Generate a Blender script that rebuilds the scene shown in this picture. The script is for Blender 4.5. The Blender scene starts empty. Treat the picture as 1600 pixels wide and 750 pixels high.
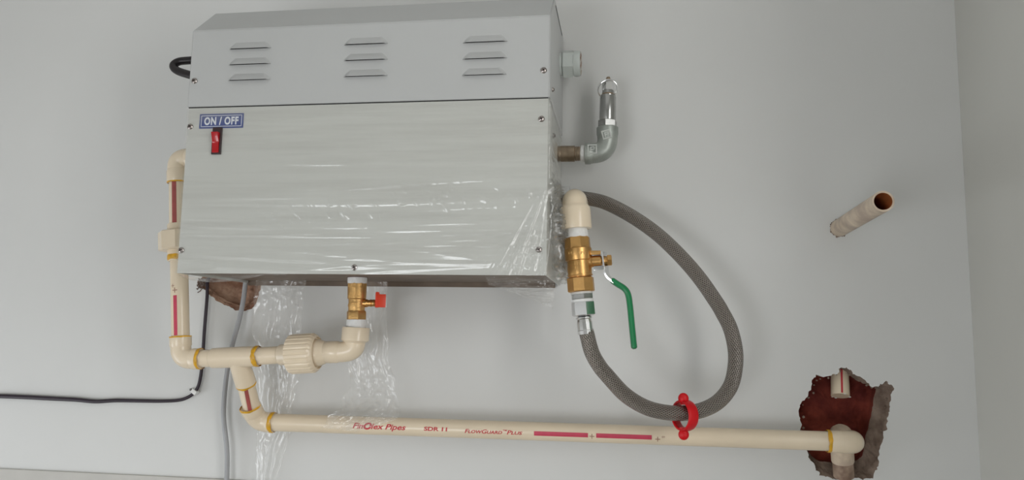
import bpy, bmesh, math, random
from mathutils import Vector, Matrix, noise
from mathutils.geometry import delaunay_2d_cdt

scene = bpy.context.scene
COL = scene.collection
PI = math.pi

# ------------------------------------------------------------------ camera
F_PX, CX, CY = 1200.0, 800.0, 375.0
CAM_Z, CAM_D = 1.40, 1.30                 # camera height, distance from the wall
PITCH, YAW, ROLL = math.radians(7.06), math.radians(8.523), math.radians(-1.0)
R_CAM = (Matrix.Rotation(YAW, 3, 'Z') @ Matrix.Rotation(PITCH, 3, 'X') @ Matrix.Rotation(ROLL, 3, 'Y'))
CAM = Vector((0, -CAM_D, CAM_Z))
cd = bpy.data.cameras.new('camera')
cam = bpy.data.objects.new('camera', cd)
COL.objects.link(cam)
cd.sensor_fit = 'HORIZONTAL'
cd.sensor_width = 36.0
cd.lens = 36.0 * F_PX / 1600.0
cd.clip_start = 0.02
right = R_CAM @ Vector((1, 0, 0)); fwd = R_CAM @ Vector((0, 1, 0)); up = R_CAM @ Vector((0, 0, 1))
cam.matrix_world = Matrix(((right.x, up.x, -fwd.x, CAM.x), (right.y, up.y, -fwd.y, CAM.y),
                           (right.z, up.z, -fwd.z, CAM.z), (0, 0, 0, 1)))
scene.camera = cam

# ------------------------------------------------------------------ world, lights, exposure
scene.view_settings.view_transform = 'Standard'
scene.view_settings.look = 'None'
scene.view_settings.gamma = 1.0
scene.view_settings.use_curve_mapping = False
scene.view_settings.exposure = 0.0
world = bpy.data.worlds.new('sky'); scene.world = world; world.use_nodes = True
world.node_tree.nodes['Background'].inputs[0].default_value = (0.80, 0.90, 1.0, 1)
world.node_tree.nodes['Background'].inputs[1].default_value = 1.0

XR = 0.535            # face of the right-hand wall
XL, YF, ZC = -1.90, -2.95, 2.55
WIN = (-1.40, -0.80, 1.02, 2.12)        # window in the right wall: y0, y1, z0, z1


def area(name, loc, rot, sx, sy, power, colour):
    l = bpy.data.lights.new(name, 'AREA'); l.shape = 'RECTANGLE'; l.size = sx; l.size_y = sy
    l.energy = power; l.color = colour
    o = bpy.data.objects.new(name, l); o.location = loc; o.rotation_euler = rot
    COL.objects.link(o); return o


# daylight through the right wall's window; fill lamps in openings added left and behind
area('window_daylight', (XR + 0.10, (WIN[0] + WIN[1]) / 2, (WIN[2] + WIN[3]) / 2), (0, PI / 2, 0),
     WIN[3] - WIN[2], WIN[1] - WIN[0], 12.4, (1.0, 0.985, 0.955))
BACK_FILL_GAP = (-1.75, -0.65, 0.10, 1.10)     # unseen opening added for fill light: x0, x1, z0, z1
area('back_fill', ((BACK_FILL_GAP[0] + BACK_FILL_GAP[1]) / 2, YF - 0.10, (BACK_FILL_GAP[2] + BACK_FILL_GAP[3]) / 2), (PI / 2, 0, 0),
     BACK_FILL_GAP[1] - BACK_FILL_GAP[0], BACK_FILL_GAP[3] - BACK_FILL_GAP[2], 17.5, (0.97, 0.985, 1.0))
LEFT_FILL_GAP = (-1.20, -0.40, 0.10, 1.10)     # unseen opening added for the left fill: y0, y1, z0, z1
area('left_fill', (XL - 0.09, (LEFT_FILL_GAP[0] + LEFT_FILL_GAP[1]) / 2, (LEFT_FILL_GAP[2] + LEFT_FILL_GAP[3]) / 2), (0, -PI / 2, 0),
     LEFT_FILL_GAP[3] - LEFT_FILL_GAP[2], LEFT_FILL_GAP[1] - LEFT_FILL_GAP[0], 6.6, (0.95, 0.975, 1.0))


# ------------------------------------------------------------------ picture <-> place
def ray(px, py):
    return (right * (px - CX) + up * (CY - py) + fwd * F_PX)


def at(px, py, d=0.0):
    """point of the place seen at pixel px, py at d metres in front of the wall"""
    r = ray(px, py)
    return CAM + r * ((-d - CAM.y) / r.y)


def mpp(p):
    """metres per pixel at a point"""
    return (p - CAM).dot(fwd) / F_PX


# ------------------------------------------------------------------ materials
MATS = {}


def srgb(c):
    return tuple(((v / 255) / 12.92 if v / 255 <= 0.04045 else ((v / 255 + 0.055) / 1.055) ** 2.4) for v in c) + (1,)


def mat(name, col, rough=0.5, metal=0.0, var=0.0, vscale=20, bump=0.0, bscale=80, spec=0.5, col2=None, stretch=None, coat=0.0):
    m = bpy.data.materials.new(name); m.use_nodes = True
    nt = m.node_tree; b = nt.nodes['Principled BSDF']
    c = srgb(col)
    b.inputs['Base Color'].default_value = c
    b.inputs['Roughness'].default_value = rough
    b.inputs['Metallic'].default_value = metal
    b.inputs['Specular IOR Level'].default_value = spec
    b.inputs['Coat Weight'].default_value = coat
    tc = nt.nodes.new('ShaderNodeTexCoord')
    src = tc.outputs['Object']
    if stretch:
        mp = nt.nodes.new('ShaderNodeMapping'); mp.inputs['Scale'].default_value = stretch
        nt.links.new(src, mp.inputs[0]); src = mp.outputs[0]
    if var > 0 or col2:
        n = nt.nodes.new('ShaderNodeTexNoise'); n.inputs['Scale'].default_value = vscale; n.inputs['Detail'].default_value = 4
        nt.links.new(src, n.inputs['Vector'])
        rmp = nt.nodes.new('ShaderNodeValToRGB')
        c2 = srgb(col2) if col2 else tuple(v * (1 - var) for v in c[:3]) + (1,)
        c1 = c if col2 else tuple(min(1, v * (1 + var * 0.5)) for v in c[:3]) + (1,)
        rmp.color_ramp.elements[0].position = 0.35; rmp.color_ramp.elements[1].position = 0.68
        rmp.color_ramp.elements[0].color = c2; rmp.color_ramp.elements[1].color = c1
        nt.links.new(n.outputs['Fac'], rmp.inputs[0]); nt.links.new(rmp.outputs[0], b.inputs['Base Color'])
    if bump > 0:
        n2 = nt.nodes.new('ShaderNodeTexNoise'); n2.inputs['Scale'].default_value = bscale; n2.inputs['Detail'].default_value = 3
        nt.links.new(src, n2.inputs['Vector'])
        bp = nt.nodes.new('ShaderNodeBump'); bp.inputs['Strength'].default_value = bump; bp.inputs['Distance'].default_value = 0.002
        nt.links.new(n2.outputs['Fac'], bp.inputs['Height']); nt.links.new(bp.outputs[0], b.inputs['Normal'])
    MATS[name] = m
    return m


mat('wall_paint', (222, 222, 220), 0.55, var=0.035, vscale=2.5, bump=0.10, bscale=26, spec=0.35)
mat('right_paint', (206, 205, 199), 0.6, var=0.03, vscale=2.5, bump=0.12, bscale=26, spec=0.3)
mat('ceiling_paint', (226, 226, 224), 0.8, var=0.02)
mat('floor_stone', (150, 145, 136), 0.35, var=0.12, vscale=5)
mat('dado_cement', (203, 200, 194), 0.7, var=0.06, vscale=12, bump=0.2, bscale=60)
mat('cover_paint', (192, 193, 192), 0.42, var=0.02, vscale=6, bump=0.04, bscale=160)
mat('casing_paint', (204, 205, 200), 0.42, var=0.02, vscale=6, bump=0.04, bscale=160)
mat('void', (12, 10, 9), 0.9)
mat('under_plate', (118, 102, 88), 0.6, var=0.2, vscale=25)
mat('screw_steel', (176, 168, 164), 0.28, metal=1.0, var=0.1, vscale=200)
mat('screw_slot', (58, 44, 42), 0.6)
mat('sticker_blue', (44, 68, 140), 0.35, var=0.05)
mat('print_white', (232, 236, 242), 0.5)
mat('rocker_red', (178, 14, 24), 0.22, coat=0.3)
mat('bezel_dark', (62, 46, 48), 0.35)
mat('cpvc', (236, 219, 193), 0.24, var=0.04, vscale=14, bump=0.03, bscale=120, spec=0.5)
mat('cpvc_dirty', (226, 208, 184), 0.45, col2=(186, 166, 148), vscale=38, bump=0.06, bscale=120)
mat('cpvc_grimy', (176, 152, 132), 0.6, col2=(128, 104, 88), vscale=60, bump=0.3)
mat('cpvc_inside', (186, 112, 62), 0.5, var=0.2, vscale=50)
mat('glue_yellow', (232, 176, 44), 0.35, var=0.25, vscale=90, bump=0.3, bscale=200)
mat('stripe_red', (205, 66, 92), 0.4, var=0.08, vscale=60)
mat('stripe_brown', (170, 84, 80), 0.4, var=0.15, vscale=60)
mat('print_red', (200, 52, 62), 0.5)
mat('print_brown', (168, 128, 108), 0.6)
mat('brass', (214, 168, 106), 0.36, metal=1.0, var=0.10, vscale=60, bump=0.08, bscale=300)
mat('brass_cast', (214, 172, 112), 0.44, metal=1.0, var=0.12, vscale=80, bump=0.25, bscale=500)
mat('nipple_rust', (92, 52, 42), 0.7, var=0.3, vscale=60)
mat('nipple_bronze', (168, 150, 130), 0.38, metal=1.0, var=0.2, vscale=90, bump=0.1, bscale=300)
mat('chrome', (232, 232, 232), 0.2, metal=1.0)
mat('steel', (184, 184, 182), 0.24, metal=1.0, var=0.08, vscale=60)
mat('galvanised', (172, 177, 171), 0.40, metal=0.5, var=0.18, vscale=50, bump=0.2, bscale=260)
mat('emblem_grey', (206, 209, 204), 0.4, metal=0.4)
mat('ptfe', (234, 234, 232), 0.6, var=0.06, vscale=120, bump=0.3, bscale=300)
mat('cable_black', (34, 27, 30), 0.38, var=0.1)
mat('cable_violet', (44, 32, 44), 0.4, var=0.1)
mat('cable_grey', (170, 171, 174), 0.4, var=0.05)
mat('gland_grey', (206, 212, 208), 0.4, var=0.03)
mat('rust', (128, 84, 62), 0.8, col2=(206, 202, 194), vscale=170)
mat('clip_white', (232, 232, 230), 0.4)
mat('nail_grey', (110, 108, 104), 0.35, metal=1.0)
mat('grip_green', (6, 128, 74), 0.26, var=0.05, coat=0.3)
mat('tie_red', (212, 8, 22), 0.42, var=0.04, spec=0.4)
mat('handle_orange', (232, 70, 42), 0.3, var=0.05)
mat('brick_red', (142, 62, 46), 0.9, col2=(98, 32, 24), vscale=28, bump=0.9, bscale=90)
mat('plaster_rough', (150, 132, 118), 0.95, col2=(112, 94, 82), vscale=45, bump=1.0, bscale=140)
mat('plaster_brown', (182, 150, 128), 0.95, col2=(136, 96, 76), vscale=30, bump=1.0, bscale=120)
mat('fibre_dark', (120, 104, 96), 0.9, var=0.3, vscale=200)


def braid_material():
    m = bpy.data.materials.new('steel_braid'); m.use_nodes = True
    nt = m.node_tree; N = nt.nodes; L = nt.links; b = N['Principled BSDF']
    b.inputs['Metallic'].default_value = 1.0; b.inputs['Roughness'].default_value = 0.24
    uv = N.new('ShaderNodeUVMap'); uv.uv_map = 'UVMap'
    sep = N.new('ShaderNodeSeparateXYZ'); L.new(uv.outputs[0], sep.inputs[0])

    def mth(op, a, bb):
        n = N.new('ShaderNodeMath'); n.operation = op
        for i, v in enumerate((a, bb)):
            if v is None: continue
            if isinstance(v, (int, float)): n.inputs[i].default_value = v
            else: L.new(v, n.inputs[i])
        return n.outputs[0]
    u = mth('MULTIPLY', sep.outputs[0], 2 * PI * 20); v = mth('MULTIPLY', sep.outputs[1], 2 * PI * 12)
    a = mth('SINE', mth('ADD', u, v), None); c = mth('SINE', mth('SUBTRACT', u, v), None)
    gate = mth('SINE', mth('MULTIPLY', u, 1.0), None)
    h = mth('MAXIMUM', a, c)
    h2 = mth('MULTIPLY', mth('ADD', h, 1.0), 0.5)
    fine = mth('MULTIPLY', mth('ADD', mth('SINE', mth('ADD', mth('MULTIPLY', sep.outputs[0], 2 * PI * 90), mth('MULTIPLY', sep.outputs[1], 2 * PI * 40)), None), 1.0), 0.12)
    hh = mth('ADD', h2, fine)
    rmp = N.new('ShaderNodeValToRGB')
    rmp.color_ramp.elements[0].color = srgb((92, 85, 79)); rmp.color_ramp.elements[1].color = srgb((156, 149, 142))
    rmp.color_ramp.elements[0].position = 0.3; rmp.color_ramp.elements[1].position = 0.95
    L.new(hh, rmp.inputs[0]); L.new(rmp.outputs[0], b.inputs['Base Color'])  # crease shade between the strands put into the base colour
    bp = N.new('ShaderNodeBump'); bp.inputs['Strength'].default_value = 0.9; bp.inputs['Distance'].default_value = 0.0010
    L.new(hh, bp.inputs['Height']); L.new(bp.outputs[0], b.inputs['Normal'])
    MATS['braid'] = m


braid_material()


def film_material(name, haze, gloss, rough, stretch=(1, 1, 1), tint=(0.82, 0.81, 0.79, 1), thr=(0.3, 0.75)):
    m = bpy.data.materials.new(name); m.use_nodes = True
    nt = m.node_tree; N = nt.nodes; L = nt.links
    N.remove(N['Principled BSDF'])
    out = N['Material Output']
    tr = N.new('ShaderNodeBsdfTransparent'); tr.inputs[0].default_value = (0.995, 0.995, 0.99, 1)
    df = N.new('ShaderNodeBsdfDiffuse'); df.inputs[0].default_value = tint
    gl = N.new('ShaderNodeBsdfGlossy'); gl.inputs['Roughness'].default_value = rough; gl.inputs[0].default_value = (1, 1, 1, 1)
    tc = N.new('ShaderNodeTexCoord')
    n = N.new('ShaderNodeTexNoise'); n.inputs['Scale'].default_value = 60; n.inputs['Detail'].default_value = 3
    mp = N.new('ShaderNodeMapping'); mp.inputs['Scale'].default_value = stretch
    L.new(tc.outputs['Object'], mp.inputs[0]); L.new(mp.outputs[0], n.inputs['Vector'])
    mul = N.new('ShaderNodeMapRange'); mul.inputs['From Min'].default_value = thr[0]; mul.inputs['From Max'].default_value = thr[1]
    mul.inputs['To Min'].default_value = haze * .3; mul.inputs['To Max'].default_value = haze * 2
    L.new(n.outputs['Fac'], mul.inputs['Value'])
    m1 = N.new('ShaderNodeMixShader'); L.new(mul.outputs[0], m1.inputs[0]); L.new(tr.outputs[0], m1.inputs[1]); L.new(df.outputs[0], m1.inputs[2])
    lw = N.new('ShaderNodeLayerWeight'); lw.inputs[0].default_value = 0.5      # same reflectance from either side of the sheet
    pw = N.new('ShaderNodeMath'); pw.operation = 'POWER'; pw.inputs[1].default_value = 5.0
    L.new(lw.outputs['Facing'], pw.inputs[0])
    mg = N.new('ShaderNodeMath'); mg.operation = 'MULTIPLY_ADD'; mg.inputs[1].default_value = 0.55 * gloss; mg.inputs[2].default_value = 0.07 * gloss; mg.use_clamp = True
    L.new(pw.outputs[0], mg.inputs[0])
    m2 = N.new('ShaderNodeMixShader'); L.new(mg.outputs[0], m2.inputs[0]); L.new(m1.outputs[0], m2.inputs[1]); L.new(gl.outputs[0], m2.inputs[2])
    L.new(m2.outputs[0], out.inputs[0])
    MATS[name] = m


film_material('film_wrap', 0.085, 0.95, 0.17, (0.06, 0.3, 1.1), (0.62, 0.60, 0.565, 1), (0.42, 0.68))
film_material('film_strip', 0.10, 0.75, 0.13, (1.2, 1.2, 0.5), (0.80, 0.785, 0.765, 1))


# ------------------------------------------------------------------ objects
def wpos(o):
    p = Vector((0, 0, 0))
    while o:
        p += o.location; o = o.parent
    return p


def tag(o, label=None, cat=None, group=None, kind=None):
    if label: o['label'] = label
    if cat: o['category'] = cat
    if group: o['group'] = group
    if kind: o['kind'] = kind
    return o


def thing(name, loc, label, cat, group=None):
    o = bpy.data.objects.new(name, None); COL.objects.link(o); o.location = loc
    o.empty_display_size = 0.02
    return tag(o, label, cat, group)


def obj(name, bm, mats, parent=None, smooth=True, angle=35, label=None, origin=None):
    """link a bmesh (world coordinates) as ONE mesh object"""
    if not isinstance(mats, (list, tuple)): mats = [mats]
    bmesh.ops.recalc_face_normals(bm, faces=bm.faces)
    me = bpy.data.meshes.new(name)
    lo = Vector((min(v.co[i] for v in bm.verts) for i in range(3))); hi = Vector((max(v.co[i] for v in bm.verts) for i in range(3)))
    c = origin or (lo + hi) / 2
    bmesh.ops.translate(bm, verts=bm.verts, vec=-c)
    bm.to_mesh(me); bm.free()
    for m in mats: me.materials.append(MATS[m])
    if smooth:
        for p in me.polygons: p.use_smooth = True
        me.set_sharp_from_angle(angle=math.radians(angle))
    o = bpy.data.objects.new(name, me); COL.objects.link(o)
    if parent:
        o.parent = parent; o.location = c - wpos(parent)
    else:
        o.location = c
    if label: o['label'] = label
    return o


def NB():
    return bmesh.new()


def frame_of(axis):
    a = axis.normalized()
    t = Vector((0, 0, 1)) if abs(a.z) < 0.9 else Vector((0, 1, 0))
    x = t.cross(a).normalized(); y = a.cross(x)
    return x, y, a


def lathe(bm, A, B, prof, segs=28, px=True, caps=True, mi=0, phase=0.0, xy=None):
    """surface of revolution; prof = [(fraction of AB, radius)], radius in pixels at mid or metres"""
    ax = B - A
    x, y, a = frame_of(ax)
    if xy: x, y = xy
    k = mpp((A + B) / 2) if px else 1.0
    rings = []
    for s, r in prof:
        c = A + ax * s
        rings.append([bm.verts.new(c + (x * math.cos(phase + 2 * PI * i / segs) + y * math.sin(phase + 2 * PI * i / segs)) * max(r * k, 1e-5)) for i in range(segs)])
    fs = []
    for a0, a1 in zip(rings, rings[1:]):
        for i in range(segs):
            fs.append(bm.faces.new((a0[i], a0[(i + 1) % segs], a1[(i + 1) % segs], a1[i])))
    if caps:
        fs.append(bm.faces.new(rings[0][::-1])); fs.append(bm.faces.new(rings[-1]))
    for f in fs: f.material_index = mi
    return rings


def catmull(pts, n=8):
    out = []
    P = [pts[0] * 2 - pts[1]] + list(pts) + [pts[-1] * 2 - pts[-2]]
    for i in range(1, len(P) - 2):
        for k in range(n):
            t = k / n
            p0, p1, p2, p3 = P[i - 1], P[i], P[i + 1], P[i + 2]
            out.append(0.5 * ((2 * p1) + (p2 - p0) * t + (2 * p0 - 5 * p1 + 4 * p2 - p3) * t * t + (3 * p1 - p0 - 3 * p2 + p3) * t ** 3))
    out.append(pts[-1]); return out


def tube(bm, pts, r, segs=16, uv=False, caps=True, mi=0):
    """swept tube through pts; r constant or a list (metres)"""
    n = len(pts); rr = r if isinstance(r, (list, tuple)) else [r] * n
    tang = []
    for i in range(n):
        t = pts[min(i + 1, n - 1)] - pts[max(i - 1, 0)]
        tang.append(t.normalized())
    x, y, _ = frame_of(tang[0])
    rings = []; ln = [0.0]
    for i in range(n):
        if i:
            q = tang[i - 1].rotation_difference(tang[i]); x = q @ x
            ln.append(ln[-1] + (pts[i] - pts[i - 1]).length)
        yy = tang[i].cross(x).normalized()
        rings.append([bm.verts.new(pts[i] + (x * math.cos(2 * PI * k / segs) + yy * math.sin(2 * PI * k / segs)) * rr[i]) for k in range(segs)])
    lay = bm.loops.layers.uv.new('UVMap') if uv else None
    for j in range(n - 1):
        for k in range(segs):
            f = bm.faces.new((rings[j][k], rings[j][(k + 1) % segs], rings[j + 1][(k + 1) % segs], rings[j + 1][k])); f.material_index = mi
            if uv:
                cc = 2 * PI * rr[0]
                for lp, (uu, vv) in zip(f.loops, ((k, j), (k + 1, j), (k + 1, j + 1), (k, j + 1))):
                    lp[lay].uv = (uu / segs, ln[vv] / cc)
    if caps:
        bm.faces.new(rings[0][::-1]).material_index = mi; bm.faces.new(rings[-1]).material_index = mi
    return rings


def box(bm, c, ex, ey, ez, mi=0, bevel=0.0):
    """box centred on c with half-extent vectors"""
    vs = [bm.verts.new(c + ex * sx + ey * sy + ez * sz) for sx in (-1, 1) for sy in (-1, 1) for sz in (-1, 1)]
    idx = ((0, 1, 3, 2), (4, 6, 7, 5), (0, 4, 5, 1), (2, 3, 7, 6), (0, 2, 6, 4), (1, 5, 7, 3))
    fs = [bm.faces.new([vs[i] for i in q]) for q in idx]
    for f in fs: f.material_index = mi
    if bevel > 0:
        es = list({e for f in fs for e in f.edges})
        r = bmesh.ops.bevel(bm, geom=es, offset=bevel, segments=2, affect='EDGES', profile=0.7)
        for f in r['faces']: f.material_index = mi
    return fs


def abox(bm, lo, hi, mi=0, bevel=0.0):
    lo, hi = Vector(lo), Vector(hi); h = (hi - lo) / 2
    return box(bm, (lo + hi) / 2, Vector((h.x, 0, 0)), Vector((0, h.y, 0)), Vector((0, 0, h.z)), mi, bevel)


def ball(bm, c, ex, ey, ez, seg=20, ring=12, mi=0):
    top = bm.verts.new(c + ez); bot = bm.verts.new(c - ez); rows = []
    for j in range(1, ring):
        t = PI * j / ring
        rows.append([bm.verts.new(c + ez * math.cos(t) + (ex * math.cos(2 * PI * i / seg) + ey * math.sin(2 * PI * i / seg)) * math.sin(t)) for i in range(seg)])
    fs = []
    for i in range(seg):
        fs.append(bm.faces.new((top, rows[0][i], rows[0][(i + 1) % seg])))
        fs.append(bm.faces.new((bot, rows[-1][(i + 1) % seg], rows[-1][i])))
        for a, b in zip(rows, rows[1:]):
            fs.append(bm.faces.new((a[i], b[i], b[(i + 1) % seg], a[(i + 1) % seg])))
    for f in fs: f.material_index = mi


def text_bm(body, size, bold=0.0, shear=0.0, small_caps=False, big=None, spacing=1.0):
    """lettering as a flat bmesh in x, y (origin left, baseline)"""
    cu = bpy.data.curves.new('lettering', 'FONT'); cu.body = body; cu.size = size; cu.offset = bold * size; cu.shear = shear
    cu.space_character = spacing
    cu.resolution_u = 3
    if small_caps:
        cu.small_caps_scale = 0.78
        for i, ch in enumerate(body):
            if ch.islower(): cu.body_format[i].use_small_caps = True
    ob = bpy.data.objects.new('lettering', cu); COL.objects.link(ob)
    bpy.context.view_layer.update()
    dg = bpy.context.evaluated_depsgraph_get()
    me = bpy.data.meshes.new_from_object(ob.evaluated_get(dg))
    bm = bmesh.new(); bm.from_mesh(me)
    bpy.data.objects.remove(ob); bpy.data.curves.remove(cu); bpy.data.meshes.remove(me)
    return bm


def solidify(bm, vec):
    r = bmesh.ops.extrude_face_region(bm, geom=list(bm.faces))
    bmesh.ops.translate(bm, verts=[e for e in r['geom'] if isinstance(e, bmesh.types.BMVert)], vec=vec)


def inside(p, poly):
    c = False; j = len(poly) - 1
    for i in range(len(poly)):
        if (poly[i][1] > p[1]) != (poly[j][1] > p[1]) and p[0] < (poly[j][0] - poly[i][0]) * (p[1] - poly[i][1]) / (poly[j][1] - poly[i][1]) + poly[i][0]:
            c = not c
        j = i
    return c


# ================================================================== SETTING
NICHE_PX = [(205, 115), (230, 105), (290, 110), (350, 95), (365, 65), (400, 50), (425, 75), (440, 95), (490, 115), (530, 150),
            (570, 180), (600, 180), (610, 155), (650, 145), (690, 170), (695, 200), (680, 240), (665, 290), (660, 330), (663, 390),
            (640, 450), (625, 520), (610, 560), (598, 620), (605, 660), (580, 690), (570, 740), (500, 745), (430, 735), (350, 742),
            (280, 730), (235, 725), (215, 680), (180, 620), (165, 575), (140, 500), (120, 440), (122, 370), (115, 290), (160, 240), (180, 200), (190, 150)]
NICHE = [at(1220 + x / 3.945, 560 + y / 3.945) for x, y in NICHE_PX]
HOLE_PX = [(40, 90), (45, 140), (100, 150), (130, 190), (180, 235), (250, 265), (320, 305), (370, 310), (440, 295), (465, 260),
           (490, 190), (510, 110), (505, 40), (440, -10), (300, -30), (160, -10), (100, 40)]
HOLE = [at(300 + x / 4.683, 420 + y / 4.683) for x, y in HOLE_PX]


def rough_loop(pts, amp, seed, n=6):
    out = []
    for i, p in enumerate(pts):
        q = pts[(i + 1) % len(pts)]
        for k in range(n):
            c = p.lerp(q, k / n)
            v = noise.noise_vector(Vector((c.x * 160, c.z * 160, seed))) * (amp if k else amp * 0.4)
            out.append(Vector((c.x + v.x, 0, c.z + v.z)))
    return out


niche_loop = rough_loop(NICHE, 0.0042, 3.1)
hole_loop = rough_loop(HOLE, 0.0022, 7.7)


def wall_back():
    vs = [(XL, 0), (XR, 0), (XR, ZC), (XL, ZC)]
    edges = [(0, 1), (1, 2), (2, 3), (3, 0)]
    polys = []
    for lp in (niche_loop, hole_loop):
        s = len(vs); vs += [(p.x, p.z) for p in lp]; polys.append([(p.x, p.z) for p in lp])
        edges += [(s + i, s + (i + 1) % len(lp)) for i in range(len(lp))]
    ov, oe, of, *_ = delaunay_2d_cdt([Vector(v) for v in vs], edges, [], 0, 1e-6)
    bm = NB(); bv = [bm.verts.new((v.x, 0, v.y)) for v in ov]
    for f in of:
        c = [sum(ov[i][k] for i in f) / len(f) for k in (0, 1)]
        if not any(inside(c, p) for p in polys):
            bm.faces.new([bv[i] for i in f])
    for v in [v for v in bm.verts if not v.link_faces]: bm.verts.remove(v)
    o = obj('wall_back', bm, 'wall_paint', smooth=False)
    tag(o, kind='structure')
    return o


WB = wall_back()


def recess(loop, inner_shift, depth1, depth2, edge_mat, back_mat, names, seed, shrink):
    """broken hole: ragged rim of plaster sloping inwards, rough masonry at its back"""
    n = len(loop); cen = sum(loop, Vector()) / n
    bm = NB(); rings = []; NR = 7
    sm = [sum((loop[(i + k) % n] for k in range(-7, 8)), Vector()) / 15 for i in range(n)]
    for j in range(NR + 1):
        t = j / NR
        rg = []
        for i, p in enumerate(loop):
            p = p.lerp(sm[i], min(1, t * 1.1))
            q = cen + (p - cen) * (1 - shrink * t) + Vector((inner_shift[0], 0, inner_shift[1])) * t
            q.y = depth1 * t
            if j:
                v = noise.noise_vector(Vector((q.x * 110, q.z * 110 + j * 5, seed))) * 0.0028 + noise.noise_vector(Vector((q.x * 420, q.z * 420 + j * 9, seed))) * 0.0016
                q += Vector((v.x * (1 - t * .6), v.y * (1.2 if j < NR else 0), v.z * (1 - t * .6)))
                q.y = max(q.y, .0004)
            rg.append(bm.verts.new(q))
        rings.append(rg)
    for a, b in zip(rings, rings[1:]):
        for i in range(n):
            bm.faces.new((a[i], a[(i + 1) % n], b[(i + 1) % n], b[i]))
    innerp = [v.co.copy() for v in rings[-1]]
    obj(names[0], bm, edge_mat, WB, angle=60)
    # back: rings towards the middle, uneven
    bm = NB(); rings = []; ic = sum(innerp, Vector()) / n + Vector((0.004, 0, -0.10 * (max(p.z for p in innerp) - min(p.z for p in innerp))))
    for j in range(25):
        t = j / 24
        rg = []
        for i, p in enumerate(innerp):
            q = ic + (p - ic) * (1.0 - 0.97 * max(0, t - 0.12) / 0.88)
            q.y = depth1 + (depth2 - depth1) * min(1, t / 0.25) ** 0.7
            if j:
                q.y += noise.noise(Vector((q.x * 45, q.z * 45, seed + 3))) * 0.005 + noise.noise(Vector((q.x * 150, q.z * 150, seed))) * 0.003 + noise.noise(Vector((q.x * 420, q.z * 420, seed))) * 0.0012
            rg.append(bm.verts.new(q))
        rings.append(rg)
    for a, b in zip(rings, rings[1:]):
        for i in range(n):
            bm.faces.new((a[i], a[(i + 1) % n], b[(i + 1) % n], b[i]))
    bm.faces.new(rings[-1])
    obj(names[1], bm, back_mat, WB, angle=60)


cenN = sum(niche_loop, Vector()) / len(niche_loop)
recess(niche_loop, (-0.010, 0.010), 0.022, 0.050, 'plaster_rough', 'brick_red', ('plaster_edge', 'exposed_brick'), 1.3, 0.11)
recess(hole_loop, (0, 0.004), 0.006, 0.016, 'plaster_brown', 'plaster_brown', ('plaster_edge', 'exposed_plaster'), 5.3, 0.12)

bm = NB(); rnd = random.Random(21)
for i in range(0, len(niche_loop), 6):
    p = niche_loop[i]; q = niche_loop[(i + 1) % len(niche_loop)]
    c = p.lerp(q, rnd.random()); c = c + (cenN - c) * rnd.uniform(.0, .12); s_ = rnd.uniform(.0010, .0022); c.y = rnd.uniform(.001, .008)
    ball(bm, c, Vector((s_, 0, 0)), Vector((0, s_, 0)), Vector((0, 0, s_ * rnd.uniform(.6, 1.2))), 6, 4)
tag(obj('mortar_crumbs', bm, 'plaster_rough', WB, angle=20), kind='stuff')
# torn fibres at the upper left corner of the small hole
bm = NB(); rnd = random.Random(4)
for k in range(26):
    p = at(310 + rnd.random() * 12, 436 + rnd.random() * 14, 0.001)
    pts = [p]
    for _ in range(4):
        pts.append(pts[-1] + Vector((rnd.uniform(-.004, .004), rnd.uniform(-.002, .001), rnd.uniform(-.004, .003))))
        if pts[-1].y > -0.0005: pts[-1].y = -0.0005
    tube(bm, pts, 0.0009, 5)
tag(obj('torn_fibre', bm, 'fibre_dark', WB), kind='stuff')

bm = NB(); abox(bm, (XL, YF, -0.1), (XR, 0, 0)); tag(obj('floor', bm, 'floor_stone', smooth=False), kind='structure')
bm = NB(); abox(bm, (XL, YF, ZC), (XR, 0, ZC + 0.1)); tag(obj('ceiling', bm, 'ceiling_paint', smooth=False), kind='structure')
bm = NB()
y0, y1, z0, z1 = LEFT_FILL_GAP
abox(bm, (XL - 0.1, y1, 0), (XL, 0, ZC)); abox(bm, (XL - .1, YF, 0), (XL, y0, ZC))
abox(bm, (XL - 0.1, y0, 0), (XL, y1, z0)); abox(bm, (XL - .1, y0, z1), (XL, y1, ZC))
tag(obj('wall_left', bm, 'wall_paint', smooth=False), kind='structure')
bm = NB()
y0, y1, z0, z1 = WIN
abox(bm, (XR, y1, 0), (XR + 0.12, 0, ZC)); abox(bm, (XR, YF, 0), (XR + 0.12, y0, ZC))
abox(bm, (XR, y0, 0), (XR + 0.12, y1, z0)); abox(bm, (XR, y0, z1), (XR + 0.12, y1, ZC))
tag(obj('wall_right', bm, 'right_paint', smooth=False), kind='structure')
bm = NB()
for a, b in (((XR + .03, y0, z0), (XR + .08, y0 + .05, z1)), ((XR + .03, y1 - .05, z0), (XR + .08, y1, z1)),
             ((XR + .03, y0 + .05, z0), (XR + .08, y1 - .05, z0 + .05)), ((XR + .03, y0 + .05, z1 - .05), (XR + .08, y1 - .05, z1)),
             ((XR + .03, (y0 + y1) / 2 - .025, z0 + .05), (XR + .08, (y0 + y1) / 2 + .025, z1 - .05))):
    abox(bm, a, b)
tag(obj('window_1', bm, 'ceiling_paint', smooth=False), kind='structure')
bm = NB()
x0, x1, z0, z1 = BACK_FILL_GAP
abox(bm, (XL, YF - .12, 0), (x0, YF, ZC)); abox(bm, (x1, YF - .12, 0), (XR, YF, ZC)); abox(bm, (x0, YF - .12, z1), (x1, YF, ZC)); abox(bm, (x0, YF - .12, 0), (x1, YF, z0))
tag(obj('wall_front', bm, 'wall_paint', smooth=False), kind='structure')
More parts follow.
